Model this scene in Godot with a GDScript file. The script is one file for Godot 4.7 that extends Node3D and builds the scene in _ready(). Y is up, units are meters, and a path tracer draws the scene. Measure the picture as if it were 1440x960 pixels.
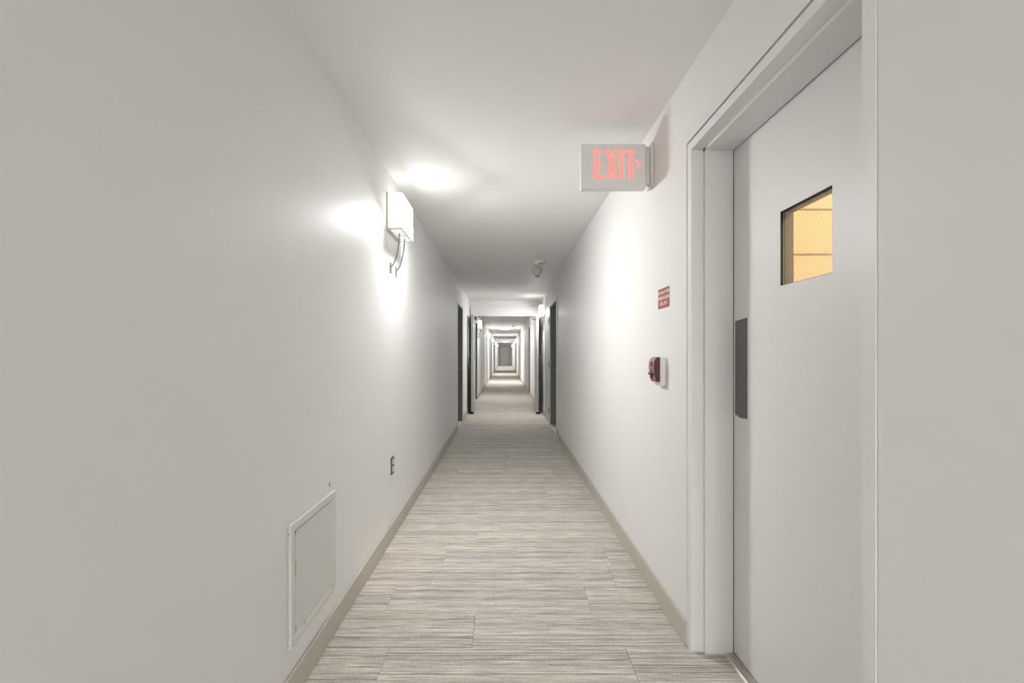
extends Node3D
# A long apartment corridor. x is right, y is up, depth d runs into the picture (z = -d).

const XL := -0.765          # left wall face
const XR := 0.775           # right wall face
const XL2 := -0.787         # left wall face in the shallow set-back before the fire doors
const XR2 := 0.803          # right wall face in the set-back
const HC := 2.44            # ceiling height
const D_BACK := -7.0
const D_END := 50.0
const LAMP := Color(1.0, 0.997, 0.993)   # colour of the corridor lamps
const E_FRONT := 1.12
const D_FIRE := 10.12       # fire door frame

var M := {}
var taken := {}
var rng := RandomNumberGenerator.new()

func _ready() -> void:
	rng.seed = 4711
	# ---------------------------------------------------------------- camera, sky, exposure
	var cam := Camera3D.new()
	cam.name = "camera"
	cam.projection = Camera3D.PROJECTION_FRUSTUM
	cam.near = 0.05
	cam.far = 200.0
	cam.size = 0.05 * 960.0 / 640.0
	cam.frustum_offset = Vector2(0.05 * 10.0 / 640.0, 0.05 * 18.0 / 640.0)
	cam.position = Vector3(0, 1.244, 0)
	add_child(cam)
	cam.current = true
	var env := Environment.new()
	env.background_mode = Environment.BG_COLOR
	env.background_color = Color(0, 0, 0)
	env.tonemap_mode = Environment.TONE_MAPPER_LINEAR
	env.tonemap_exposure = 1.16
	env.sdfgi_enabled = true
	env.ssao_enabled = true
	env.ssil_enabled = true
	var we := WorldEnvironment.new()
	we.name = "world_environment"
	we.environment = env
	add_child(we)
	materials()
	build_shell()
	build_floor()
	build_stair_door()
	build_stairwell()
	build_flat_doors()
	build_fire_doors()
	build_sconces()
	build_dome_lights()
	build_exit_sign()
	build_wall_items()
	build_ceiling_items()

# -------------------------------------------------------------------- helpers
func numbered(called: String) -> String:
	var n: int = taken.get(called, 0)
	taken[called] = n + 1
	return called if n == 0 else "%s_%03d" % [called, n]

func P(x: float, y: float, d: float) -> Vector3:
	return Vector3(x, y, -d)

func mb() -> SurfaceTool:
	var st := SurfaceTool.new()
	st.begin(Mesh.PRIMITIVE_TRIANGLES)
	return st

func tri(st: SurfaceTool, a: Vector3, b: Vector3, c: Vector3, n: Vector3) -> void:
	# n tells the outward side; front faces run clockwise
	var g := (b - a).cross(c - a)
	if g.length() < 1e-14:
		return
	var p := [a, b, c]
	if g.dot(n) > 0.0:
		p = [a, c, b]
		g = -g
	for v in p:
		st.set_normal(-g.normalized())
		st.set_uv(Vector2(v.x + v.z * 0.37, v.y + v.z))
		st.add_vertex(v)

func quad(st: SurfaceTool, a: Vector3, b: Vector3, c: Vector3, d: Vector3, n: Vector3) -> void:
	tri(st, a, b, c, n)
	tri(st, a, c, d, n)

func box(st: SurfaceTool, lo: Vector3, hi: Vector3, bev := 0.0) -> void:
	var c := (lo + hi) * 0.5
	var h := (hi - lo).abs() * 0.5
	var b := minf(bev, minf(h.x, minf(h.y, h.z)) * 0.9)
	for ax in 3:
		var u := (ax + 1) % 3
		var v := (ax + 2) % 3
		for s in [-1.0, 1.0]:
			var n := Vector3.ZERO
			n[ax] = s
			var q := []
			for k in [[-1, -1], [1, -1], [1, 1], [-1, 1]]:
				var p := Vector3.ZERO
				p[ax] = s * h[ax]
				p[u] = k[0] * (h[u] - b)
				p[v] = k[1] * (h[v] - b)
				q.append(c + p)
			quad(st, q[0], q[1], q[2], q[3], n)
			if b > 0.0:
				for s2 in [-1.0, 1.0]:
					# edge between axis ax (s) and axis u (s2), running along v
					var e := []
					for k in [-1.0, 1.0]:
						var p1 := Vector3.ZERO
						p1[ax] = s * h[ax]
						p1[u] = s2 * (h[u] - b)
						p1[v] = k * (h[v] - b)
						var p2 := Vector3.ZERO
						p2[ax] = s * (h[ax] - b)
						p2[u] = s2 * h[u]
						p2[v] = k * (h[v] - b)
						e.append([c + p1, c + p2])
					var n2 := Vector3.ZERO
					n2[ax] = s
					n2[u] = s2
					quad(st, e[0][0], e[0][1], e[1][1], e[1][0], n2)
	if b > 0.0:
		for sx in [-1.0, 1.0]:
			for sy in [-1.0, 1.0]:
				for sz in [-1.0, 1.0]:
					var sg := Vector3(sx, sy, sz)
					tri(st, c + sg * Vector3(h.x, h.y - b, h.z - b), c + sg * Vector3(h.x - b, h.y, h.z - b), c + sg * Vector3(h.x - b, h.y - b, h.z), sg)

func dbox(st: SurfaceTool, x0: float, x1: float, y0: float, y1: float, d0: float, d1: float, bev := 0.0) -> void:
	box(st, Vector3(minf(x0, x1), minf(y0, y1), -maxf(d0, d1)), Vector3(maxf(x0, x1), maxf(y0, y1), -minf(d0, d1)), bev)

# extrude a polygon: map turns (u, v, w) into a point, w runs from w0 to w1
func prism(st: SurfaceTool, poly: PackedVector2Array, w0: float, w1: float, map: Callable) -> void:
	var pts := poly
	if Geometry2D.is_polygon_clockwise(pts):
		pts = pts.duplicate()
		pts.reverse()
	var ids := Geometry2D.triangulate_polygon(pts)
	var wd: Vector3 = map.call(0.0, 0.0, 1.0) - map.call(0.0, 0.0, 0.0)
	for w in [w0, w1]:
		for i in range(0, ids.size(), 3):
			tri(st, map.call(pts[ids[i]].x, pts[ids[i]].y, w), map.call(pts[ids[i + 1]].x, pts[ids[i + 1]].y, w), map.call(pts[ids[i + 2]].x, pts[ids[i + 2]].y, w), wd * signf(w - (w0 + w1) * 0.5))
	for i in pts.size():
		var a := pts[i]
		var b := pts[(i + 1) % pts.size()]
		var o := Vector2(b.y - a.y, a.x - b.x)
		var n: Vector3 = map.call(o.x, o.y, 0.0) - map.call(0.0, 0.0, 0.0)
		quad(st, map.call(a.x, a.y, w0), map.call(b.x, b.y, w0), map.call(b.x, b.y, w1), map.call(a.x, a.y, w1), n)

# profile: (radius, height) pairs from top or bottom, turned about the y axis through at
func lathe(st: SurfaceTool, prof: Array, at: Vector3, segs := 32, basis := Basis.IDENTITY) -> void:
	var mid := Vector2.ZERO
	for p in prof:
		mid += p
	mid /= prof.size()
	for i in prof.size() - 1:
		var p: Vector2 = prof[i]
		var q: Vector2 = prof[i + 1]
		var o := Vector2(q.y - p.y, p.x - q.x)
		if o.dot((p + q) * 0.5 - Vector2(0.0, mid.y)) < 0.0:
			o = -o
		for k in segs:
			var a0 := TAU * k / segs
			var a1 := TAU * (k + 1) / segs
			var v := []
			for e in [[p, a0], [p, a1], [q, a1], [q, a0]]:
				v.append(at + basis * Vector3(e[0].x * cos(e[1]), e[0].y, e[0].x * sin(e[1])))
			var am := (a0 + a1) * 0.5
			quad(st, v[0], v[1], v[2], v[3], basis * Vector3(o.x * cos(am), o.y, o.x * sin(am)))

func tube(st: SurfaceTool, path: Array, ru: float, rv: float, segs := 10) -> void:
	# round or oval bar along a path; ru across, rv along z
	var rings := []
	for i in path.size():
		var t: Vector3 = (path[mini(i + 1, path.size() - 1)] - path[maxi(i - 1, 0)]).normalized()
		var side := Vector3.FORWARD if absf(t.z) < 0.8 else Vector3.UP
		var a := t.cross(side).normalized()
		var b := t.cross(a).normalized()
		var r := []
		for k in segs:
			var g := TAU * k / segs
			r.append([path[i] + a * cos(g) * ru + b * sin(g) * rv, a * cos(g) + b * sin(g)])
		rings.append(r)
	for i in path.size() - 1:
		for k in segs:
			var k1 := (k + 1) % segs
			quad(st, rings[i][k][0], rings[i][k1][0], rings[i + 1][k1][0], rings[i + 1][k][0], rings[i][k][1] + rings[i][k1][1])
	for e in [0, path.size() - 1]:
		var out: Vector3 = path[0] - path[1] if e == 0 else path[e] - path[e - 1]
		for k in segs:
			tri(st, path[e], rings[e][k][0], rings[e][(k + 1) % segs][0], out)

func build(st: SurfaceTool, called: String, m: Material, parent: Node = self) -> MeshInstance3D:
	var o := MeshInstance3D.new()
	o.mesh = st.commit()
	o.name = numbered(called) if parent == self else called
	o.material_override = m
	o.cast_shadow = GeometryInstance3D.SHADOW_CASTING_SETTING_ON
	parent.add_child(o, true)
	return o

func thing(called: String, at: Vector3, label := "", category := "", group := "", kind := "") -> Node3D:
	var o := Node3D.new()
	o.name = numbered(called)
	add_child(o)
	o.position = at
	tag(o, label, category, group, kind)
	return o

func tag(o: Node, label := "", category := "", group := "", kind := "") -> void:
	if label:
		o.set_meta("label", label)
	if category:
		o.set_meta("category", category)
	if group:
		o.set_meta("group", group)
	if kind:
		o.set_meta("kind", kind)

func copy(o: Node3D, label: String) -> Node3D:
	var base := String(o.name)
	var c: Node3D = o.duplicate()
	c.name = numbered(base)
	add_child(c)
	c.set_meta("label", label)
	return c

# -------------------------------------------------------------------- materials
func flat(c: Color, rough := 0.6, metal := 0.0) -> StandardMaterial3D:
	var m := StandardMaterial3D.new()
	m.albedo_color = c
	m.roughness = rough
	m.metallic = metal
	return m

func noise_tex(freq: float, sd: int, size := 512, octaves := 3) -> NoiseTexture2D:
	var n := FastNoiseLite.new()
	n.seed = sd
	n.frequency = freq
	n.fractal_octaves = octaves
	var t := NoiseTexture2D.new()
	t.width = size
	t.height = size
	t.seamless = true
	t.noise = n
	return t

func relief(m: StandardMaterial3D, t: Texture2D, cm: float, per_metre: float) -> StandardMaterial3D:
	m.heightmap_enabled = true
	m.heightmap_texture = t
	m.heightmap_scale = cm
	m.uv1_triplanar = true
	m.uv1_world_triplanar = true
	m.uv1_scale = Vector3.ONE * per_metre
	return m

func emitting(c: Color, e: float) -> StandardMaterial3D:
	var m := flat(c, 0.4)
	m.emission_enabled = true
	m.emission = c
	m.emission_energy_multiplier = e
	return m

func materials() -> void:
	var peel := noise_tex(0.045, 3)
	M.wall = relief(flat(Color(0.936, 0.933, 0.926), 0.5), peel, 0.012, 2.5)
	M.wall.metallic_specular = 0.32
	M.ceiling = relief(flat(Color(0.958, 0.956, 0.951), 0.62), peel, 0.012, 2.0)
	M.white_gloss = relief(flat(Color(0.935, 0.932, 0.925), 0.42), peel, 0.006, 3.0)
	M.white_metal = flat(Color(0.86, 0.86, 0.85), 0.4)
	M.panel = relief(flat(Color(0.87, 0.865, 0.85), 0.45), peel, 0.006, 3.0)
	M.dark = flat(Color(0.50, 0.49, 0.475), 0.45)
	M.grey_door = flat(Color(0.72, 0.715, 0.70), 0.42)
	M.end_grey = flat(Color(0.89, 0.885, 0.875), 0.6)
	M.end_door = flat(Color(0.92, 0.915, 0.905), 0.5)
	M.black = flat(Color(0.06, 0.06, 0.06), 0.7)
	M.steel = flat(Color(0.72, 0.71, 0.69), 0.28, 1.0)
	M.nickel = flat(Color(0.66, 0.65, 0.63), 0.3, 1.0)
	M.alu = flat(Color(0.80, 0.79, 0.77), 0.35, 1.0)
	M.guard = relief(flat(Color(0.44, 0.43, 0.415), 0.5, 0.2), noise_tex(0.02, 8), 0.004, 4.0)
	M.stone = flat(Color(0.93, 0.925, 0.91), 0.3)
	M.shade = emitting(Color(1.0, 0.99, 0.975), 1.6)
	M.dome = emitting(Color(1.0, 0.98, 0.95), 1.6)
	M.letter = emitting(Color(1.0, 0.30, 0.24), 1.0)
	M.letter.albedo_color = Color(0.75, 0.35, 0.32)
	M.letter.emission = Color(0.95, 0.53, 0.49)
	M.sign_face = flat(Color(0.93, 0.925, 0.92), 0.45)
	M.sign_body = flat(Color(0.90, 0.895, 0.88), 0.45)
	M.red = flat(Color(0.66, 0.33, 0.29), 0.5)
	M.red_dark = flat(Color(0.32, 0.14, 0.13), 0.45)
	M.red_sheen = flat(Color(0.66, 0.52, 0.50), 0.4)  # red with a reflection painted into the colour
	M.plastic = flat(Color(0.93, 0.925, 0.91), 0.45)
	M.sensor = flat(Color(0.84, 0.83, 0.81), 0.5)
	M.sensor_dark = flat(Color(0.40, 0.39, 0.37), 0.5)
	M.scuff = flat(Color(0.42, 0.40, 0.38), 0.8)
	M.chip = flat(Color(0.66, 0.645, 0.62), 0.8)
	M.bulb_warm = emitting(Color(1.0, 0.80, 0.52), 3.0)
	# painted block, grainy
	var g := noise_tex(0.12, 17, 512, 4)
	M.block = relief(flat(Color(0.91, 0.865, 0.77), 0.75), g, 0.12, 1.5)
	var sp := noise_tex(0.17, 29, 512, 3)
	var ramp := Gradient.new()
	ramp.offsets = PackedFloat32Array([0.0, 0.30, 0.42, 1.0])
	ramp.colors = PackedColorArray([Color(0.72, 0.64, 0.52), Color(0.86, 0.80, 0.69), Color(0.97, 0.95, 0.90), Color(1, 1, 1)])
	sp.color_ramp = ramp
	M.block.albedo_texture = sp
	M.mortar = flat(Color(0.74, 0.67, 0.54), 0.9)
	M.concrete = relief(flat(Color(0.55, 0.53, 0.50), 0.85), g, 0.05, 2.0)
	M.reveal = flat(Color(0.36, 0.31, 0.28), 0.6)
	# glass
	M.glass = flat(Color(0.93, 0.95, 0.94, 0.08), 0.03)
	M.glass.transparency = BaseMaterial3D.TRANSPARENCY_ALPHA
	M.wire = flat(Color(0.45, 0.42, 0.38), 0.5, 0.8)
	carpet_materials()

func carpet_materials() -> void:
	# striped, heathered yarn: 1 px is about a millimetre; rows run across the corridor
	var S := 1024
	var data := PackedByteArray()
	data.resize(S * S * 3)
	var bump := PackedByteArray()
	bump.resize(S * S)
	var r := RandomNumberGenerator.new()
	r.seed = 99
	var long_noise := FastNoiseLite.new()
	long_noise.seed = 5
	long_noise.frequency = 0.0045
	long_noise.fractal_octaves = 2
	# a lookup of random grain
	var grain := PackedFloat32Array()
	for i in 65536:
		grain.append(r.randf() * 2.0 - 1.0)
	var pitch := 4                       # one tuft row is 4 px
	var rows := S / pitch
	var tone := 0.8
	var left_rows := 0
	var cool := 0.0
	for row in rows:
		if left_rows <= 0:
			var q := r.randf()
			left_rows = r.randi_range(1, 4)
			cool = 0.0
			if q < 0.13:
				tone = r.randf_range(0.28, 0.50)
				left_rows = 1
			elif q < 0.46:
				tone = r.randf_range(0.60, 0.72)
				cool = 1.0 if r.randf() < 0.3 else 0.0
			else:
				tone = r.randf_range(0.74, 0.87)
		left_rows -= 1
		var shift := r.randf_range(0.0, 9000.0)
		var depth := r.randf_range(0.08, 0.22)
		var g0 := r.randi() & 65535
		# tone along the row, wrapping at the ends
		for x in S:
			var t := float(x) / S
			var nx := long_noise.get_noise_2d(cos(t * TAU) * 163.0 + shift, sin(t * TAU) * 163.0 + shift * 0.37)
			var base := tone + nx * depth * 2.0
			var tuft := grain[(g0 + (x / 5) * 7) & 65535] * 0.085
			for k in pitch:
				var y := row * pitch + k
				var v := base + tuft + grain[(g0 + x * 31 + k * 977) & 65535] * 0.07
				if k == 0:
					v -= 0.05
				v = clampf(v, 0.0, 1.0)
				var at := (y * S + x) * 3
				data[at] = int(lerpf(104.0, 233.0, v))
				data[at + 1] = int(lerpf(100.0, 227.0, v) + cool * 0.5)
				data[at + 2] = int(lerpf(97.0, 216.0, v) + cool * 9.0)
				bump[y * S + x] = int(clampf(110.0 + (70.0 if k == 1 or k == 2 else -30.0) + tuft * 500.0, 0.0, 255.0))
	var img := Image.create_from_data(S, S, false, Image.FORMAT_RGB8, data)
	img.generate_mipmaps()
	var bimg := Image.create_from_data(S, S, false, Image.FORMAT_L8, bump)
	var tx := ImageTexture.create_from_image(img)
	var bx := ImageTexture.create_from_image(bimg)
	M.carpet = flat(Color(1, 1, 1), 0.95)
	M.carpet.albedo_texture = tx
	M.carpet.heightmap_enabled = true
	M.carpet.heightmap_texture = bx
	M.carpet.heightmap_scale = 0.15
	M.carpet.metallic_specular = 0.2
	# plain heathered carpet base
	var h := noise_tex(0.16, 41, 512, 3)
	var gr := Gradient.new()
	gr.offsets = PackedFloat32Array([0.15, 0.5, 0.85])
	gr.colors = PackedColorArray([Color(0.64, 0.625, 0.58), Color(0.79, 0.772, 0.73), Color(0.90, 0.885, 0.845)])
	h.color_ramp = gr
	M.base = relief(flat(Color(1, 1, 1), 0.95), noise_tex(0.25, 42, 512, 2), 0.06, 4.0)
	M.base.albedo_texture = h
	M.base.metallic_specular = 0.2

# -------------------------------------------------------------------- shell
var open_left := [[7.52, 8.41], [11.63, 12.52], [19.0, 19.9], [25.7, 26.6], [33.5, 34.4], [42.0, 42.9]]
var open_right := [[0.947, 1.945], [7.02, 8.02], [8.08, 9.04], [13.92, 14.82], [22.2, 23.1], [31.0, 31.9], [40.0, 40.9]]

func wall_run(st: SurfaceTool, x_in: float, x_out: float, d0: float, d1: float, holes: Array) -> void:
	var at := d0
	for h in holes:
		if h[0] < d0 or h[1] > d1:
			continue
		var top: float = h[2] if h.size() > 2 else 2.09
		dbox(st, x_in, x_out, 0.0, HC, at, h[0])
		dbox(st, x_in, x_out, top, HC, h[0], h[1])
		at = h[1]
	dbox(st, x_in, x_out, 0.0, HC, at, d1)

func build_shell() -> void:
	var c := mb()
	dbox(c, -1.05, 1.05, HC, HC + 0.12, D_BACK - 0.1, D_END + 0.1)
	tag(build(c, "ceiling", M.ceiling), "smooth white painted corridor ceiling", "ceiling", "", "structure")

	var l := mb()
	wall_run(l, XL, -1.0, D_BACK, 4.97, [])
	wall_run(l, XL - 0.003, -1.0, 4.97, 7.31, [])
	wall_run(l, XL2, -1.0, 7.31, D_FIRE, open_left)
	wall_run(l, XL, -1.0, D_FIRE, D_END, open_left)
	var wl := build(l, "wall_left", M.wall)
	tag(wl, "glossy white painted corridor wall carrying the near sconce", "wall", "", "structure")
	# a small dent beside the access panel and a few scuffs
	var s := mb()
	var dent := PackedVector2Array([Vector2(-0.006, 0.010), Vector2(0.0, 0.014), Vector2(0.004, 0.002), Vector2(0.010, -0.008), Vector2(0.002, -0.006)])
	prism(s, dent, 0.0, 0.001, func(u, v, w): return P(XL + w, 0.672 + v, 1.985 + u))
	tag(build(s, "dent", M.scuff, wl), "small dark dent above the access panel")

	var r := mb()
	wall_run(r, XR, 0.995, D_BACK, 5.45, [[0.947, 1.945, 2.142]])
	wall_run(r, XR + 0.003, 0.995, 5.45, 6.54, [])
	wall_run(r, XR2, 0.99, 6.54, D_FIRE, open_right)
	wall_run(r, XR, 0.99, D_FIRE, D_END, open_right)
	tag(build(r, "wall_right", M.wall), "glossy white painted corridor wall with the stair door and exit sign", "wall", "", "structure")

	var e := mb()
	dbox(e, -1.0, 0.995, 0.0, HC, D_END, D_END + 0.1)
	var we := build(e, "wall_end", M.end_grey)
	tag(we, "grey wall closing the far end of the corridor", "wall", "", "structure")
	var b := mb()
	dbox(b, -1.0, 0.99, 0.0, HC, D_BACK - 0.1, D_BACK)
	tag(build(b, "wall_back", M.wall), "white wall closing the corridor behind the camera", "wall", "", "structure")

	# carpet-faced baseboards, broken at the doors
	var bl := mb()
	baseboard(bl, XL, 1.0, [[D_BACK, 7.31], [D_FIRE + 0.14, 11.60], [12.55, 18.97], [19.93, 25.67], [26.63, 33.47], [34.43, 41.97], [42.93, D_END]])
	baseboard(bl, XL2, 1.0, [[7.31, 7.49], [8.44, D_FIRE]])
	tag(build(bl, "baseboard_left", M.base), "beige carpet baseboard along the left wall", "baseboard", "", "structure")
	var br := mb()
	baseboard(br, XR, -1.0, [[D_BACK, 0.95], [1.945, 6.54], [D_FIRE + 0.14, 13.89], [14.85, 22.17], [23.13, 30.97], [31.93, 39.97], [40.93, D_END]])
	baseboard(br, XR2, -1.0, [[6.54, 6.99], [9.08, D_FIRE]])
	tag(build(br, "baseboard_right", M.base), "beige carpet baseboard along the right wall", "baseboard", "", "structure")

func baseboard(st: SurfaceTool, x: float, into: float, runs: Array) -> void:
	for a in runs:
		dbox(st, x, x + into * 0.010, 0.0, 0.108, a[0], a[1], 0.003)

func build_floor() -> void:
	var f := Node3D.new()
	f.name = "floor"
	add_child(f)
	tag(f, "striped grey and beige carpet planks laid across the corridor", "floor", "", "structure")
	var s := mb()
	dbox(s, -1.05, 0.99, -0.12, -0.010, D_BACK - 0.1, D_END + 0.1)
	build(s, "slab", M.concrete, f)
	# rows 25 cm deep, planks a metre long with random joints
	var row_d := 0.25
	var d := 1.93 - row_d * 20
	var k := 0
	while d < 16.0:
		var x1 := 0.945 if (d > 0.60 and d < 1.95) else 0.81
		var x := -0.80 - rng.randf_range(0.05, 0.95)
		# joints read off the photograph for the nearest rows
		if absf(d - 1.68) < 0.01:
			x = -0.49 - 1.0
		elif absf(d - 1.93) < 0.01:
			x = -0.14 - 1.0
		elif absf(d - 2.18) < 0.01:
			x = 0.42 - 2.0
		elif absf(d - 2.43) < 0.01:
			x = -0.40 - 1.0
		while x < x1:
			var a := maxf(x, -0.80)
			var b := minf(x + 1.0, x1)
			if b - a > 0.02:
				plank(f, a, b, d, d + row_d)
			x += 1.0
		d += row_d
		k += 1
	# beyond that the joints cannot be told apart
	var far := mb()
	var ff := d
	while ff < D_END:
		var o := Vector2(rng.randf(), rng.randf())
		carpet_face(far, -0.80, 0.81, ff, minf(ff + row_d, D_END), 0.0, o)
		ff += row_d
	tag(build(far, "far_carpet", M.carpet, f), "", "", "", "stuff")

func carpet_face(st: SurfaceTool, x0: float, x1: float, d0: float, d1: float, y: float, o: Vector2) -> void:
	var p := [[x0, d0], [x0, d1], [x1, d1], [x0, d0], [x1, d1], [x1, d0]]
	for e in p:
		st.set_normal(Vector3.UP)
		st.set_tangent(Plane(1, 0, 0, 1))
		st.set_uv(Vector2(e[0] + o.x, -e[1] + o.y))
		st.add_vertex(P(e[0], y, e[1]))

func plank(parent: Node, x0: float, x1: float, d0: float, d1: float) -> void:
	var st := mb()
	var g := 0.0006
	var o := Vector2(rng.randf(), rng.randf())
	var lift := rng.randf_range(-0.0005, 0.0005)
	carpet_face(st, x0 + g, x1 - g, d0 + g, d1 - g, lift, o)
	for e in [[x0 + g, d0 + g, x1 - g, d0 + g, Vector3(0, 0, 1)], [x0 + g, d1 - g, x1 - g, d1 - g, Vector3(0, 0, -1)], [x0 + g, d0 + g, x0 + g, d1 - g, Vector3(-1, 0, 0)], [x1 - g, d0 + g, x1 - g, d1 - g, Vector3(1, 0, 0)]]:
		var v := [P(e[0], lift, e[1]), P(e[2], lift, e[3]), P(e[2], -0.009, e[3]), P(e[0], -0.009, e[1])]
		for i in [0, 1, 2, 0, 2, 3]:
			st.set_normal(e[4])
			st.set_tangent(Plane(1, 0, 0, 1))
			st.set_uv(Vector2(v[i].x + o.x, v[i].z + v[i].y + o.y))
			st.add_vertex(v[i])
	build(st, "carpet_plank", M.carpet, parent)

# -------------------------------------------------------------------- stair door (right foreground)
func build_stair_door() -> void:
	var t := thing("door_1", Vector3.ZERO, "large white steel stair door with wired glass lite beside the exit sign", "door", "", "structure")
	# rabbeted steel frame: plan profile (x, d) of the far jamb; the near jamb mirrors it
	var far_prof := PackedVector2Array([Vector2(0.779, 1.939), Vector2(0.779, 1.903), Vector2(0.830, 1.903), Vector2(0.830, 1.887), Vector2(0.9465, 1.887), Vector2(0.9465, 1.903), Vector2(0.997, 1.903), Vector2(0.997, 1.939)])
	var near_prof := PackedVector2Array()
	for p in far_prof:
		near_prof.append(Vector2(0.772 if p.x < 0.78 else p.x, 2.887 - p.y))
	for prof in [far_prof, near_prof]:
		var j := mb()
		prism(j, prof, 0.001, 2.136, func(u, v, w): return P(u, w, v))
		build(j, "jamb", M.white_gloss, t)
	var head_prof := PackedVector2Array([Vector2(0.779, 2.136), Vector2(0.779, 2.101), Vector2(0.830, 2.101), Vector2(0.830, 2.088), Vector2(0.9465, 2.088), Vector2(0.9465, 2.101), Vector2(0.997, 2.101), Vector2(0.997, 2.136)])
	var h := mb()
	prism(h, head_prof, 0.984, 1.903, func(u, v, w): return P(u, v, w))
	build(h, "head", M.white_gloss, t)
	# leaf with a square lite
	var x0 := 0.9495
	var x1 := 0.9935
	var a0 := 0.995
	var a1 := 1.899
	var g0 := 1.320
	var g1 := 1.569
	var y0 := 1.480
	var y1 := 1.735
	var leaf := mb()
	dbox(leaf, x0, x1, 0.012, 2.097, a0, g0)
	dbox(leaf, x0, x1, 0.012, 2.097, g1, a1)
	dbox(leaf, x0, x1, 0.012, y0, g0, g1)
	dbox(leaf, x0, x1, y1, 2.097, g0, g1)
	var lf := build(leaf, "leaf", M.white_gloss, t)
	# black glazing seal
	var s := mb()
	var q := 0.0035
	dbox(s, x0 + 0.001, x0 + 0.008, y1 - q, y1, g0, g1)
	dbox(s, x0 + 0.001, x0 + 0.008, y0, y0 + q * 0.4, g0, g1)
	dbox(s, x0 + 0.001, x0 + 0.008, y0, y1, g1 - q, g1)
	dbox(s, x0 + 0.001, x0 + 0.008, y0, y1, g0, g0 + q * 0.4)
	build(s, "glazing_seal", M.black, lf)
	# brown lining of the lite behind the glass
	var rv := mb()
	dbox(rv, x0 + 0.014, x1, y0, y1, g1 - 0.003, g1)
	dbox(rv, x0 + 0.014, x1, y0, y1, g0, g0 + 0.003)
	dbox(rv, x0 + 0.014, x1, y1 - 0.003, y1, g0, g1)
	dbox(rv, x0 + 0.014, x1, y0, y0 + 0.003, g0, g1)
	build(rv, "lite_lining", M.reveal, lf)
	var gl := mb()
	dbox(gl, x0 + 0.008, x0 + 0.014, y0 + 0.001, y1 - 0.001, g0 + 0.001, g1 - 0.001)
	tag(build(gl, "wired_glass", M.glass, lf), "clear wired glass pane")
	# diamond wire cast in the glass
	var w := mb()
	var stp := 0.0135
	var xm := x0 + 0.011
	var wd := g1 - g0
	var ht := y1 - y0
	var n := int((wd + ht) / stp)
	for i in range(1, n):
		var c := i * stp
		for sgn in [0, 1]:
			var u0 := maxf(0.0, c - ht)
			var u1 := minf(wd, c)
			var pa := Vector2(u0, c - u0)
			var pb := Vector2(u1, c - u1)
			if sgn == 1:
				pa.y = ht - pa.y
				pb.y = ht - pb.y
			var A := P(xm, y0 + pa.y, g0 + pa.x)
			var B := P(xm, y0 + pb.y, g0 + pb.x)
			var dirv := (B - A).normalized()
			var o := Vector3(1, 0, 0).cross(dirv) * 0.00028
			quad(w, A - o, A + o, B + o, B - o, Vector3(-1, 0, 0))
	tag(build(w, "glass_wire", M.wire, lf), "", "", "", "stuff")
	# dark latch guard with screws
	var gp := mb()
	var gpoly := PackedVector2Array([Vector2(1.871, 1.380), Vector2(1.783, 1.387), Vector2(1.783, 0.991), Vector2(1.835, 0.988), Vector2(1.852, 0.995), Vector2(1.871, 0.996)])
	prism(gp, gpoly, 0.9465, 0.9495, func(u, v, wz): return P(wz, v, u))
	var gpn := build(gp, "latch_guard", M.guard, lf)
	tag(gpn, "tall dark grey metal plate at the latch edge")
	for sc in [[1.862, 1.369], [1.791, 1.375], [1.862, 1.19], [1.862, 1.006], [1.791, 1.002]]:
		var z := mb()
		lathe(z, [Vector2(0.0, 0.0012), Vector2(0.0028, 0.001), Vector2(0.0034, 0.0)], P(0.9465, sc[1], sc[0]), 10, Basis(Vector3(0, 0, 1), PI / 2))
		build(z, "screw", M.sensor_dark, lf)
	# gasket between stop and leaf
	var ga := mb()
	dbox(ga, 0.9468, 0.9493, 0.012, 2.1, 1.8875, 1.897)
	dbox(ga, 0.9468, 0.9493, 0.012, 2.1, 0.997, 1.0065)
	dbox(ga, 0.9468, 0.9493, 2.0885, 2.097, 1.0065, 1.8875)
	build(ga, "gasket", M.black, t)
	# stepped aluminium threshold
	var th := mb()
	var tp := PackedVector2Array()
	for q2 in [[0.910, 0.0005], [0.917, 0.006], [0.929, 0.0075], [0.929, 0.009], [0.935, 0.009], [0.935, 0.0075], [0.941, 0.0075], [0.941, 0.010], [0.995, 0.010], [0.995, 0.0005]]:
		tp.append(Vector2(q2[0], q2[1]))
	prism(th, tp, 1.008, 1.886, func(u, v, wz): return P(u, v, wz))
	tag(build(th, "threshold", M.alu, t), "ridged aluminium threshold strip")

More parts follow.
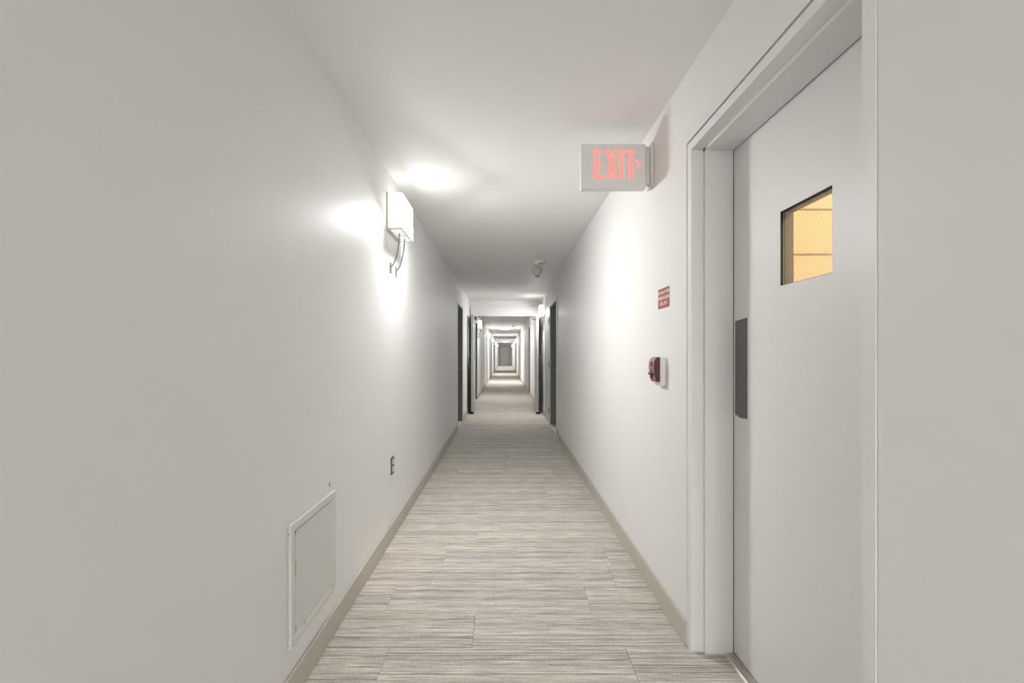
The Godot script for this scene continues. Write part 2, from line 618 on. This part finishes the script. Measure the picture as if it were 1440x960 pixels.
func build_stairwell() -> void:
	# the block wall seen through the lite, its blocks one by one
	var w := Node3D.new()
	w.name = "wall_stairwell"
	add_child(w)
	tag(w, "cream painted concrete block wall seen through the door lite", "wall", "", "structure")
	var m := mb()
	dbox(m, 1.0, 3.1, 0.0, 2.7, 2.066, 2.2)
	build(m, "mortar", M.mortar, w)
	var bmesh := {}
	var y := 1.896 - 0.2032 * 10
	var odd := false
	while y < 2.68:
		var x := 1.285 - 0.4 if not odd else 1.085 - 0.4
		while x < 3.1:
			var a := maxf(x + 0.004, 1.001)
			var b := minf(x + 0.396, 3.098)
			var lo := maxf(y + 0.004, 0.001)
			var hi := minf(y + 0.199, 2.699)
			if b - a > 0.03 and hi - lo > 0.02:
				var key := "%.3f_%.3f" % [b - a, hi - lo]
				if not bmesh.has(key):
					var s := mb()
					box(s, Vector3(0, 0, 0), Vector3(b - a, hi - lo, 0.05), 0.004)
					bmesh[key] = s.commit()
				var o := MeshInstance3D.new()
				o.name = "block"
				o.mesh = bmesh[key]
				o.material_override = M.block
				o.position = Vector3(a, lo, -2.106 + rng.randf_range(-0.0008, 0.0008))
				w.add_child(o, true)
			x += 0.4
		y += 0.2032
		odd = not odd
	var o := mb()
	dbox(o, 3.1, 3.2, 0.0, 2.7, -0.7, 2.2)
	dbox(o, 1.0, 3.1, 0.0, 2.7, -0.7, -0.6)
	tag(build(o, "wall_stairwell_far", M.block), "cream painted stairwell walls behind the stair door", "wall", "", "structure")
	var fl := mb()
	dbox(fl, 1.0, 3.1, -0.12, -0.001, -0.6, 2.06)
	tag(build(fl, "floor_stairwell", M.concrete), "grey concrete stairwell landing behind the stair door", "floor", "", "structure")
	var ce := mb()
	dbox(ce, 1.0, 3.2, 2.7, 2.8, -0.7, 2.2)
	tag(build(ce, "ceiling_stairwell", M.ceiling), "stairwell ceiling behind the stair door", "ceiling", "", "structure")
	# bulkhead lamp on the stairwell ceiling
	var t := thing("stairwell_lamp", P(1.95, 2.7, 0.75), "warm round ceiling lamp in the stairwell behind the stair door", "lamp")
	var s := mb()
	lathe(s, [Vector2(0.0, 0.0), Vector2(0.14, 0.0), Vector2(0.14, -0.02), Vector2(0.0, -0.02)], Vector3.ZERO, 24)
	build(s, "base", M.white_metal, t)
	var d := mb()
	lathe(d, [Vector2(0.125, -0.02), Vector2(0.12, -0.05), Vector2(0.09, -0.075), Vector2(0.04, -0.088), Vector2(0.0, -0.09)], Vector3.ZERO, 24)
	build(d, "globe", M.bulb_warm, t)
	var li := OmniLight3D.new()
	li.name = "glow"
	li.light_color = Color(1.0, 0.90, 0.72)
	li.light_energy = 1.75
	li.omni_range = 12.0
	li.omni_attenuation = 2.0
	li.light_size = 0.05
	li.shadow_enabled = true
	li.position = Vector3(0, -0.16, 0)
	t.add_child(li)

# -------------------------------------------------------------------- flat doors along the corridor
func lever(parent: Node, at: Vector3, out: float, along: float, m: Material) -> void:
	# rosette on the leaf, neck towards the corridor, lever along the wall
	var s := mb()
	lathe(s, [Vector2(0.0, 0.008), Vector2(0.024, 0.008), Vector2(0.028, 0.004), Vector2(0.028, 0.0)], at, 18, Basis(Vector3(0, 0, 1), -out * PI / 2))
	tube(s, [at, at + Vector3(out * 0.05, 0, 0)], 0.009, 0.009, 10)
	tube(s, [at + Vector3(out * 0.05, 0, -along * 0.012), at + Vector3(out * 0.055, 0.001, along * 0.05), at + Vector3(out * 0.052, 0.0, along * 0.115)], 0.008, 0.010, 10)
	build(s, "lever_handle", m, parent)

func recessed_door(num: int, side: float, xw: float, d0: float, d1: float, label: String) -> void:
	# side -1 left wall, 1 right wall; xw is the wall face
	var t := thing("door_%d" % num, P(xw, 0, (d0 + d1) * 0.5), label, "door", "", "structure")
	var dm := (d0 + d1) * 0.5
	var f := func(x: float) -> float: return side * x   # x measured into the wall
	var a := d0 - dm
	var b := d1 - dm
	var top := 2.09
	# white casing on the wall face
	var c := mb()
	dbox(c, f.call(-0.012), f.call(0.0), 0.0, top, a - 0.028, a + 0.004, 0.003)
	dbox(c, f.call(-0.012), f.call(0.0), 0.0, top, b - 0.004, b + 0.028, 0.003)
	dbox(c, f.call(-0.012), f.call(0.0), top - 0.004, top + 0.028, a - 0.028, b + 0.028, 0.003)
	build(c, "casing", M.white_gloss, t)
	# dark lining
	for e in [[a, a + 0.018], [b - 0.018, b]]:
		var j := mb()
		dbox(j, f.call(0.001), f.call(0.18), 0.0, top, e[0], e[1])
		build(j, "jamb", M.dark, t)
	var h := mb()
	dbox(h, f.call(0.001), f.call(0.18), top - 0.018, top, a + 0.018, b - 0.018)
	build(h, "head", M.dark, t)
	var lf := mb()
	dbox(lf, f.call(0.10), f.call(0.145), 0.014, top - 0.021, a + 0.021, b - 0.021, 0.002)
	var leaf := build(lf, "leaf", M.dark, t)
	if d0 < 16.0:
		lever(leaf, Vector3(side * 0.10, 0.98, -(b - 0.10)), -side, 1.0, M.steel)
	var th := mb()
	dbox(th, f.call(0.002), f.call(0.15), 0.0005, 0.012, a + 0.019, b - 0.019, 0.004)
	tag(build(th, "threshold", M.stone, t), "pale stone threshold")

func build_flat_doors() -> void:
	recessed_door(2, -1.0, XL2, 7.52, 8.41, "nearest dark recessed flat door on the left wall, before the fire doors")
	recessed_door(3, 1.0, XR2, 7.02, 8.02, "nearest dark recessed flat door on the right wall, beside the flush grey door")
	recessed_door(5, -1.0, XL, 11.63, 12.52, "dark flat door on the left wall just past the fire doors")
	recessed_door(6, 1.0, XR, 13.92, 14.82, "dark flat door on the right wall just past the fire doors")
	var n := 7
	for a in [[-1.0, 19.0, "third dark flat door along the left wall"], [-1.0, 25.7, "fourth dark flat door along the left wall"], [-1.0, 33.5, "fifth dark flat door along the left wall"], [-1.0, 42.0, "farthest dark flat door along the left wall"],
			[1.0, 22.2, "dark flat door on the right wall, second past the fire doors"], [1.0, 31.0, "dark flat door on the right wall, third past the fire doors"], [1.0, 40.0, "farthest dark flat door along the right wall"]]:
		recessed_door(n, a[0], XL if a[0] < 0.0 else XR, a[1], a[1] + 0.9, a[2])
		n += 1
	# flush grey service door that opens into the corridor
	var t := thing("door_4", P(XR2, 0, 8.56), "flush light grey service door with three hinges beneath the right sconce", "door", "", "structure")
	var a := 8.08 - 8.56
	var b := 9.04 - 8.56
	for e in [[a, a + 0.045], [b - 0.045, b]]:
		var j := mb()
		dbox(j, -0.012, 0.14, 0.0, 2.09, e[0], e[1], 0.003)
		build(j, "jamb", M.grey_door, t)
	var h := mb()
	dbox(h, -0.012, 0.14, 2.045, 2.09, a + 0.045, b - 0.045, 0.003)
	build(h, "head", M.grey_door, t)
	var l := mb()
	dbox(l, -0.006, 0.038, 0.012, 2.041, a + 0.049, b - 0.049, 0.002)
	var leaf := build(l, "leaf", M.grey_door, t)
	for y in [0.24, 1.06, 1.84]:
		var k := mb()
		tube(k, [Vector3(-0.014, y - 0.055, -(a + 0.047)), Vector3(-0.014, y + 0.055, -(a + 0.047))], 0.009, 0.009, 10)
		dbox(k, -0.0135, -0.0065, y - 0.05, y + 0.05, a + 0.051, a + 0.081)
		build(k, "hinge", M.sensor_dark, t)
	lever(leaf, Vector3(-0.006, 0.98, -(b - 0.12)), -1.0, 1.0, M.steel)
	# door in the end wall
	var ed := thing("door_14", P(0, 0, D_END), "grey door in the wall at the far end of the corridor", "door", "", "structure")
	var fr := mb()
	dbox(fr, -0.53, -0.46, 0.0, 2.12, -0.03, 0.0)
	dbox(fr, 0.46, 0.53, 0.0, 2.12, -0.03, 0.0)
	dbox(fr, -0.46, 0.46, 2.05, 2.12, -0.03, 0.0)
	build(fr, "frame", M.grey_door, ed)
	var el := mb()
	dbox(el, -0.455, 0.455, 0.01, 2.045, -0.015, -0.001)
	build(el, "leaf", M.end_door, ed)

func build_fire_doors() -> void:
	# frame across the corridor
	var t := thing("trim_1", P(0, 0, D_FIRE), "white beam and frame of the double fire doors across the corridor", "door frame", "", "structure")
	var b := mb()
	dbox(b, XL, XR, 2.305, HC, 0.02, 0.14)
	build(b, "beam", M.wall, t)
	var h := mb()
	dbox(h, XL2 + 0.001, XR2 - 0.001, 2.09, 2.305, 0.0, 0.14, 0.006)
	build(h, "head", M.white_gloss, t)
	for s in [-1.0, 1.0]:
		var j := mb()
		var xo: float = XL2 if s < 0.0 else XR2
		dbox(j, xo, s * 0.668, 0.0, 2.09, 0.0, 0.14, 0.004)
		build(j, "jamb", M.dark, t)
	# leaves held open towards the camera
	for s in [-1.0, 1.0]:
		var o := thing("door_%d" % (15 if s < 0.0 else 16), P(s * 0.658, 0, D_FIRE), ("left" if s < 0.0 else "right") + " leaf of the double fire doors, held open along the wall", "fire door", "", "structure")
		var l := mb()
		var g0 := -0.40
		var g1 := -0.24
		dbox(l, 0.0, s * 0.045, 0.03, 2.07, -0.66, g0)
		dbox(l, 0.0, s * 0.045, 0.03, 2.07, g1, -0.012)
		dbox(l, 0.0, s * 0.045, 0.03, 1.10, g0, g1)
		dbox(l, 0.0, s * 0.045, 1.85, 2.07, g0, g1)
		var leaf := build(l, "leaf", M.grey_door, o)
		var g := mb()
		dbox(g, s * 0.018, s * 0.026, 1.10, 1.85, g0, g1)
		build(g, "glass", M.glass, leaf)
		# D pull on the wall side, near the free edge
		var p := mb()
		var pts := []
		for k in 13:
			var an := PI * k / 12.0
			pts.append(Vector3(s * (0.045 + 0.055 * sin(an)), 1.11 - 0.10 * cos(an), 0.60))
		tube(p, pts, 0.008, 0.008, 8)
		build(p, "pull_handle", M.steel, leaf)
		# rubber foot and closer
		var ft := mb()
		dbox(ft, -s * 0.006, s * 0.075, 0.002, 0.045, -0.668, -0.58, 0.004)
		build(ft, "floor_stop", M.black, leaf)
		var cl := mb()
		dbox(cl, -s * 0.045, -s * 0.001, 2.0, 2.055, -0.34, -0.06, 0.006)
		tube(cl, [Vector3(-s * 0.03, 2.06, 0.15), Vector3(-s * 0.17, 2.07, 0.12), Vector3(-s * 0.20, 2.08, 0.002)], 0.008, 0.008, 8)
		build(cl, "door_closer", M.sensor_dark, leaf)

# -------------------------------------------------------------------- lamps
func make_sconce() -> Node3D:
	# local frame: wall at x = 0, light thrown to +x; y = 0 is the foot of the arms
	var t := thing("wall_sconce", Vector3.ZERO, "", "wall lamp", "wall sconces along the corridor")
	var y0 := 0.230
	var y1 := 0.470
	var s := mb()
	dbox(s, 0.0, 0.012, y0 - 0.004, y1 + 0.004, -0.168, 0.168, 0.003)
	build(s, "back_plate", M.white_metal, t)
	var g := mb()
	dbox(g, 0.0125, 0.106, y0 + 0.014, y1, -0.164, 0.164, 0.006)
	build(g, "glass_shade", M.shade, t)
	# slotted tray under the glass
	var y := mb()
	dbox(y, 0.0125, 0.022, y0, y0 + 0.0135, -0.164, 0.164)
	dbox(y, 0.094, 0.106, y0, y0 + 0.0135, -0.164, 0.164, 0.002)
	for z in [-0.164, -0.095, -0.03, 0.018, 0.083, 0.152]:
		dbox(y, 0.022, 0.094, y0, y0 + 0.0135, z, z + 0.012)
	var tray := build(y, "tray", M.white_metal, t)
	for z in [-0.075, 0.075]:
		var a := mb()
		var pts := []
		for k in 13:
			var u := k / 12.0
			var an := u * PI * 0.5
			pts.append(Vector3(0.012 + 0.052 * sin(an * 0.92), 0.008 + (y0 - 0.008) * (0.62 * (1.0 - cos(an)) + 0.38 * u), z))
		tube(a, pts, 0.0045, 0.0075, 8)
		var arm := build(a, "arm", M.nickel, t)
		var p := mb()
		dbox(p, 0.0, 0.010, -0.038, 0.034, z - 0.009, z + 0.009, 0.003)
		build(p, "wall_foot", M.nickel, arm)
	# the glass front throws its light out and down, spread both ways along the corridor
	for q in [["front_glow", Vector3(0.145, y0 + 0.10, 0.085), Vector3(0.47, -0.83, 0.29), Vector2(0.13, 0.085), E_FRONT],
			["front_glow", Vector3(0.145, y0 + 0.10, -0.085), Vector3(0.47, -0.83, -0.29), Vector2(0.13, 0.085), E_FRONT],
			["top_glow", Vector3(0.06, y1 + 0.004, 0), Vector3(0.35, 0.94, 0), Vector2(0.08, 0.30), 0.006],
			["front_glow", Vector3(0.1075, y0 + 0.13, 0), Vector3(1, 0, 0), Vector2(0.31, 0.20), 0.13]]:
		var li := AreaLight3D.new()
		li.name = q[0]
		li.light_color = LAMP
		li.light_energy = q[4]
		li.area_normalize_energy = true
		li.area_size = q[3]
		li.area_range = 30.0
		li.area_attenuation = 2.0
		li.shadow_enabled = true
		li.position = q[1]
		li.basis = Basis.looking_at(q[2], Vector3.UP if absf(q[2].y) < 0.9 else Vector3.RIGHT)
		t.add_child(li, true)
	return t

func build_sconces() -> void:
	var s := make_sconce()
	var spots := [
		[-1.0, 3.105, 1.82, "large glowing glass sconce with curved nickel arms, nearest on the left wall"],
		[1.0, 9.32, 1.77, "glowing glass sconce on the right wall beside the open fire door"],
		[-1.0, 12.95, 1.73, "glowing sconce on the left wall just past the fire doors"],
		[-1.0, 20.9, 1.75, "glowing sconce on the left wall, third from the camera"],
		[-1.0, 27.9, 1.75, "glowing sconce on the left wall, fourth from the camera"],
		[1.0, 28.6, 1.75, "glowing sconce on the right wall, second from the camera"],
		[-1.0, 36.5, 1.75, "glowing sconce on the left wall, fifth from the camera"],
		[-1.0, 45.0, 1.75, "farthest glowing sconce on the left wall"],
		[1.0, 45.6, 1.75, "farthest glowing sconce on the right wall"],
		[1.0, -3.7, 1.82, "added unseen fill sconce, nearer one on the right wall behind the camera"],  # this and the next two: unseen sconces added for general fill light
		[-1.0, -4.2, 1.82, "added unseen fill sconce, only one on the left wall behind the camera"],
		[1.0, -5.6, 1.82, "added unseen fill sconce, farther one on the right wall behind the camera"],
	]
	var all := [s]
	for i in range(1, spots.size()):
		all.append(copy(s, spots[i][3]))
	for i in spots.size():
		var a: Array = spots[i]
		var o: Node3D = all[i]
		o.set_meta("label", a[3])
		var d: float = a[1]
		var x := XL
		if a[0] > 0.0:
			x = XR2 if (d > 6.54 and d < D_FIRE) else XR
			o.rotation.y = PI
		o.position = P(x, a[2], d)

func build_dome_lights() -> void:
	var t := thing("ceiling_dome_light", P(0, HC, 20.0), "glowing round dome light, nearer one on the far ceiling", "ceiling light", "dome lights on the ceiling")
	var s := mb()
	lathe(s, [Vector2(0.0, 0.0), Vector2(0.30, 0.0), Vector2(0.30, -0.025), Vector2(0.0, -0.025)], Vector3.ZERO, 32)
	build(s, "rim", M.white_metal, t)
	var d := mb()
	lathe(d, [Vector2(0.285, -0.0255), Vector2(0.27, -0.06), Vector2(0.22, -0.095), Vector2(0.13, -0.125), Vector2(0.0, -0.135)], Vector3.ZERO, 32)
	build(d, "dome", M.dome, t)
	var li := AreaLight3D.new()
	li.name = "glow"
	li.light_color = LAMP
	li.light_energy = 3.2
	li.area_normalize_energy = true
	li.area_size = Vector2(0.4, 0.4)
	li.area_range = 30.0
	li.area_attenuation = 2.0
	li.shadow_enabled = true
	li.position = Vector3(0, -0.14, 0)
	li.rotation.x = -PI / 2
	t.add_child(li)
	var c := copy(t, "glowing round dome light, farther one on the far ceiling")
	c.position = P(0, HC, 40.0)
	for bd in [-4.6, -6.2]:  # unseen domes added behind the camera to brighten the near corridor
		var b := copy(t, "added unseen dome light for fill on the ceiling behind the camera, " + ("nearer one" if bd > -5.0 else "farther one"))
		b.position = P(0, HC, bd)
		b.get_node("glow").light_energy = 8.0

# -------------------------------------------------------------------- exit sign
func build_exit_sign() -> void:
	var k := 0.0004276
	var yc := 2.230
	var xc := 0.5695
	var t := thing("exit_sign", P(XR, yc, 2.40), "grey illuminated EXIT sign with red letters projecting from the right wall", "exit sign")
	var ox := xc - XR
	var hw := 0.170
	var hh := 0.118
	# housing: front at local z +0.015
	var b := mb()
	box(b, Vector3(ox - hw, -hh, -0.030), Vector3(ox + hw, hh, 0.0135), 0.003)
	build(b, "housing", M.sign_body, t)
	var f := mb()
	box(f, Vector3(ox - hw + 0.005, -hh + 0.003, 0.0136), Vector3(ox + hw - 0.001, hh - 0.002, 0.0155), 0.001)
	var face := build(f, "face_plate", M.sign_face, t)
	var c := mb()
	box(c, Vector3(ox + hw + 0.0005, -hh + 0.025, -0.025), Vector3(-0.014, hh - 0.012, 0.010), 0.003)
	box(c, Vector3(-0.014, -hh + 0.010, -0.055), Vector3(0.0, hh - 0.004, 0.040), 0.004)
	build(c, "wall_canopy", M.sign_body, t)
	var zf := 0.0156
	var mp := func(u, v, w): return Vector3(ox + (u - 642.0) * k, -(v - 470.0) * k, zf + w)
	var shapes := [
		[[405, 275], [515, 275], [515, 318], [452, 318], [452, 432], [505, 432], [505, 474], [452, 474], [452, 588], [520, 588], [520, 632], [405, 632]],
		[[548, 275], [597, 275], [625, 385], [649, 275], [695, 275], [652, 450], [697, 632], [648, 632], [622, 515], [598, 632], [552, 632], [597, 450]],
		[[722, 275], [769, 275], [769, 632], [722, 632]],
		[[785, 275], [905, 275], [905, 318], [880, 318], [880, 632], [832, 632], [832, 318], [785, 318]],
		[[906, 388], [930, 388], [985, 450], [930, 512], [906, 512], [956, 450]]]
	for i in shapes.size():
		var pg := PackedVector2Array()
		for p in shapes[i]:
			pg.append(Vector2(p[0], p[1]))
		var s := mb()
		prism(s, pg, 0.0, 0.0012, mp)
		build(s, "letter" if i < 4 else "chevron", M.letter, face)

# -------------------------------------------------------------------- things on the walls
func build_wall_items() -> void:
	# access panel
	var ap := thing("access_panel", P(XL, 0.197, 1.815), "square white painted access panel low on the left wall", "access panel")
	var y0 := 0.0
	var y1 := 0.445
	var a := -0.213
	var b := 0.213
	var fr := mb()
	var e := 0.034
	dbox(fr, 0.0, 0.013, y0, y0 + e, a, b, 0.004)
	dbox(fr, 0.0, 0.013, y1 - e, y1, a, b, 0.004)
	dbox(fr, 0.0, 0.013, y0 + e, y1 - e, a, a + e, 0.004)
	dbox(fr, 0.0, 0.013, y0 + e, y1 - e, b - e, b, 0.004)
	build(fr, "frame", M.panel, ap)
	var pn := mb()
	dbox(pn, 0.0, 0.0115, y0 + e + 0.002, y1 - e - 0.002, a + e + 0.002, b - e - 0.002, 0.002)
	var pnl := build(pn, "panel", M.panel, ap)
	# chipped paint at the seam
	for q in [[a + 0.034, 0.395, 0.003, 0.020], [a + 0.034, 0.25, 0.002, 0.05], [a + 0.035, 0.05, 0.003, 0.02], [b - 0.10, y1 - 0.034, 0.022, 0.003], [a + 0.10, y1 - 0.033, 0.016, 0.002], [b - 0.06, 0.036, 0.03, 0.003], [a + 0.10, 0.035, 0.02, 0.002], [b - 0.04, 0.11, 0.018, 0.003]]:
		var ch := mb()
		dbox(ch, 0.0116, 0.0132, q[1], q[1] + q[3], q[0], q[0] + q[2])
		build(ch, "paint_chip", M.chip, pnl)

	# outlet
	var ot := thing("wall_outlet", P(XL, 0.433, 3.085), "grey metal duplex outlet plate low on the left wall", "outlet")
	var pl := mb()
	dbox(pl, 0.0, 0.006, 0.0, 0.118, -0.038, 0.038, 0.002)
	build(pl, "plate", M.sensor_dark, ot)
	for y in [0.034, 0.084]:
		var rc := mb()
		dbox(rc, 0.006, 0.0085, y - 0.016, y + 0.016, -0.018, 0.018, 0.002)
		var r := build(rc, "receptacle", M.plastic, ot)
		var sl := mb()
		dbox(sl, 0.0085, 0.0088, y - 0.004, y + 0.008, -0.008, -0.0055)
		dbox(sl, 0.0085, 0.0088, y - 0.004, y + 0.008, 0.0055, 0.008)
		build(sl, "slots", M.black, r)

	# red notice
	var sg := thing("fire_notice", P(XR, 1.470, 2.220), "small red fire notice with white lettering above the pull station", "sign")
	var pt := mb()
	dbox(pt, -0.0015, 0.0, 0.0, 0.097, -0.077, 0.077)
	build(pt, "plate", M.red, sg)
	var font := SystemFont.new()
	font.font_names = PackedStringArray(["Droid Sans"])
	font.font_weight = 700
	var lines := [["IN CASE OF FIRE", 0.072, 0.0145], ["SOUND ALARM &", 0.045, 0.0165], ["CALL 911", 0.018, 0.0165]]
	for l in lines:
		var tm := TextMesh.new()
		tm.text = l[0]
		tm.font = font
		tm.font_size = 32
		tm.pixel_size = l[2] / 23.0
		tm.depth = 0.0004
		var o := MeshInstance3D.new()
		o.name = "lettering"
		o.mesh = tm
		o.material_override = M.plastic
		o.position = Vector3(-0.0018, l[1] + 0.005, 0)
		o.rotation.y = -PI / 2
		sg.add_child(o, true)

	# fire alarm pull station
	var ps := thing("fire_alarm_pull_station", P(XR, 1.092, 2.228), "dark red fire alarm pull station on a white back box", "fire alarm")
	var bb := mb()
	dbox(bb, -0.030, 0.0, 0.0, 0.140, -0.047, 0.047, 0.006)
	build(bb, "back_box", M.plastic, ps)
	var bd := mb()
	var prof := PackedVector2Array([Vector2(-0.030, 0.022), Vector2(-0.046, 0.020), Vector2(-0.053, 0.050), Vector2(-0.058, 0.085), Vector2(-0.057, 0.110), Vector2(-0.052, 0.126), Vector2(-0.044, 0.135), Vector2(-0.030, 0.139)])
	prism(bd, prof, -0.042, 0.042, func(u, v, w): return P(u, v, w))
	build(bd, "body", M.red_dark, ps)
	var fp := mb()
	var face := PackedVector2Array([Vector2(-0.0462, 0.024), Vector2(-0.0532, 0.050), Vector2(-0.0582, 0.085), Vector2(-0.0572, 0.110), Vector2(-0.0522, 0.126), Vector2(-0.0442, 0.1352), Vector2(-0.0448, 0.1365), Vector2(-0.0535, 0.127), Vector2(-0.0587, 0.110), Vector2(-0.0597, 0.085), Vector2(-0.0547, 0.050), Vector2(-0.0477, 0.024)])
	prism(fp, face, -0.036, 0.036, func(u, v, w): return P(u, v, w))
	var fpn := build(fp, "front_cover", M.red_sheen, ps)  # pinkish tone paints the reflection on the front face
	var hd := mb()
	dbox(hd, -0.066, -0.0575, 0.052, 0.062, -0.030, 0.030, 0.002)
	dbox(hd, -0.063, -0.0560, 0.034, 0.052, -0.008, 0.008, 0.002)
	build(hd, "pull_bar", M.red_dark, fpn)
	var wn := mb()
	dbox(wn, -0.0605, -0.0585, 0.094, 0.116, -0.018, 0.004, 0.0005)
	build(wn, "window", M.black, fpn)
	var kn := mb()
	dbox(kn, -0.0612, -0.0592, 0.080, 0.086, -0.012, -0.004, 0.0005)
	dbox(kn, -0.0608, -0.0588, 0.068, 0.072, -0.016, 0.014, 0.0005)
	build(kn, "key_slot", M.black, fpn)

func build_ceiling_items() -> void:
	var t := thing("smoke_detector", P(0.456, HC, 5.86), "round white smoke detector on the near ceiling", "smoke detector", "smoke detectors")
	var s := mb()
	lathe(s, [Vector2(0.0, 0.0), Vector2(0.074, 0.0), Vector2(0.074, -0.012), Vector2(0.0, -0.012)], Vector3.ZERO, 32)
	build(s, "base", M.plastic, t)
	var b := mb()
	lathe(b, [Vector2(0.070, -0.0122), Vector2(0.068, -0.026), Vector2(0.058, -0.040), Vector2(0.040, -0.048), Vector2(0.0, -0.050)], Vector3.ZERO, 32)
	var body := build(b, "cover", M.plastic, t)
	for x in [-0.022, 0.010]:
		var v := mb()
		box(v, Vector3(x, -0.040, 0.052), Vector3(x + 0.018, -0.028, 0.067), 0.002)
		build(v, "vent", M.sensor_dark, body)
	var c := copy(t, "round smoke detector on the far ceiling beside the dome light")
	c.position = P(0.36, HC, 19.0)
	var h := thing("heat_detector", P(0.437, HC, 6.14), "grey cone shaped heat detector hanging behind the smoke detector", "detector")
	var g := mb()
	lathe(g, [Vector2(0.0, 0.0), Vector2(0.048, 0.0), Vector2(0.055, -0.03), Vector2(0.076, -0.075), Vector2(0.074, -0.088), Vector2(0.045, -0.125), Vector2(0.030, -0.140)], Vector3.ZERO, 24)
	build(g, "housing", M.sensor, h)
	var n := mb()
	lathe(n, [Vector2(0.028, -0.1402), Vector2(0.028, -0.152), Vector2(0.0, -0.152)], Vector3.ZERO, 20)
	build(n, "collar", M.sensor_dark, h)
	var cp := mb()
	lathe(cp, [Vector2(0.024, -0.1522), Vector2(0.022, -0.168), Vector2(0.0, -0.172)], Vector3.ZERO, 20)
	build(cp, "cap", M.plastic, h)
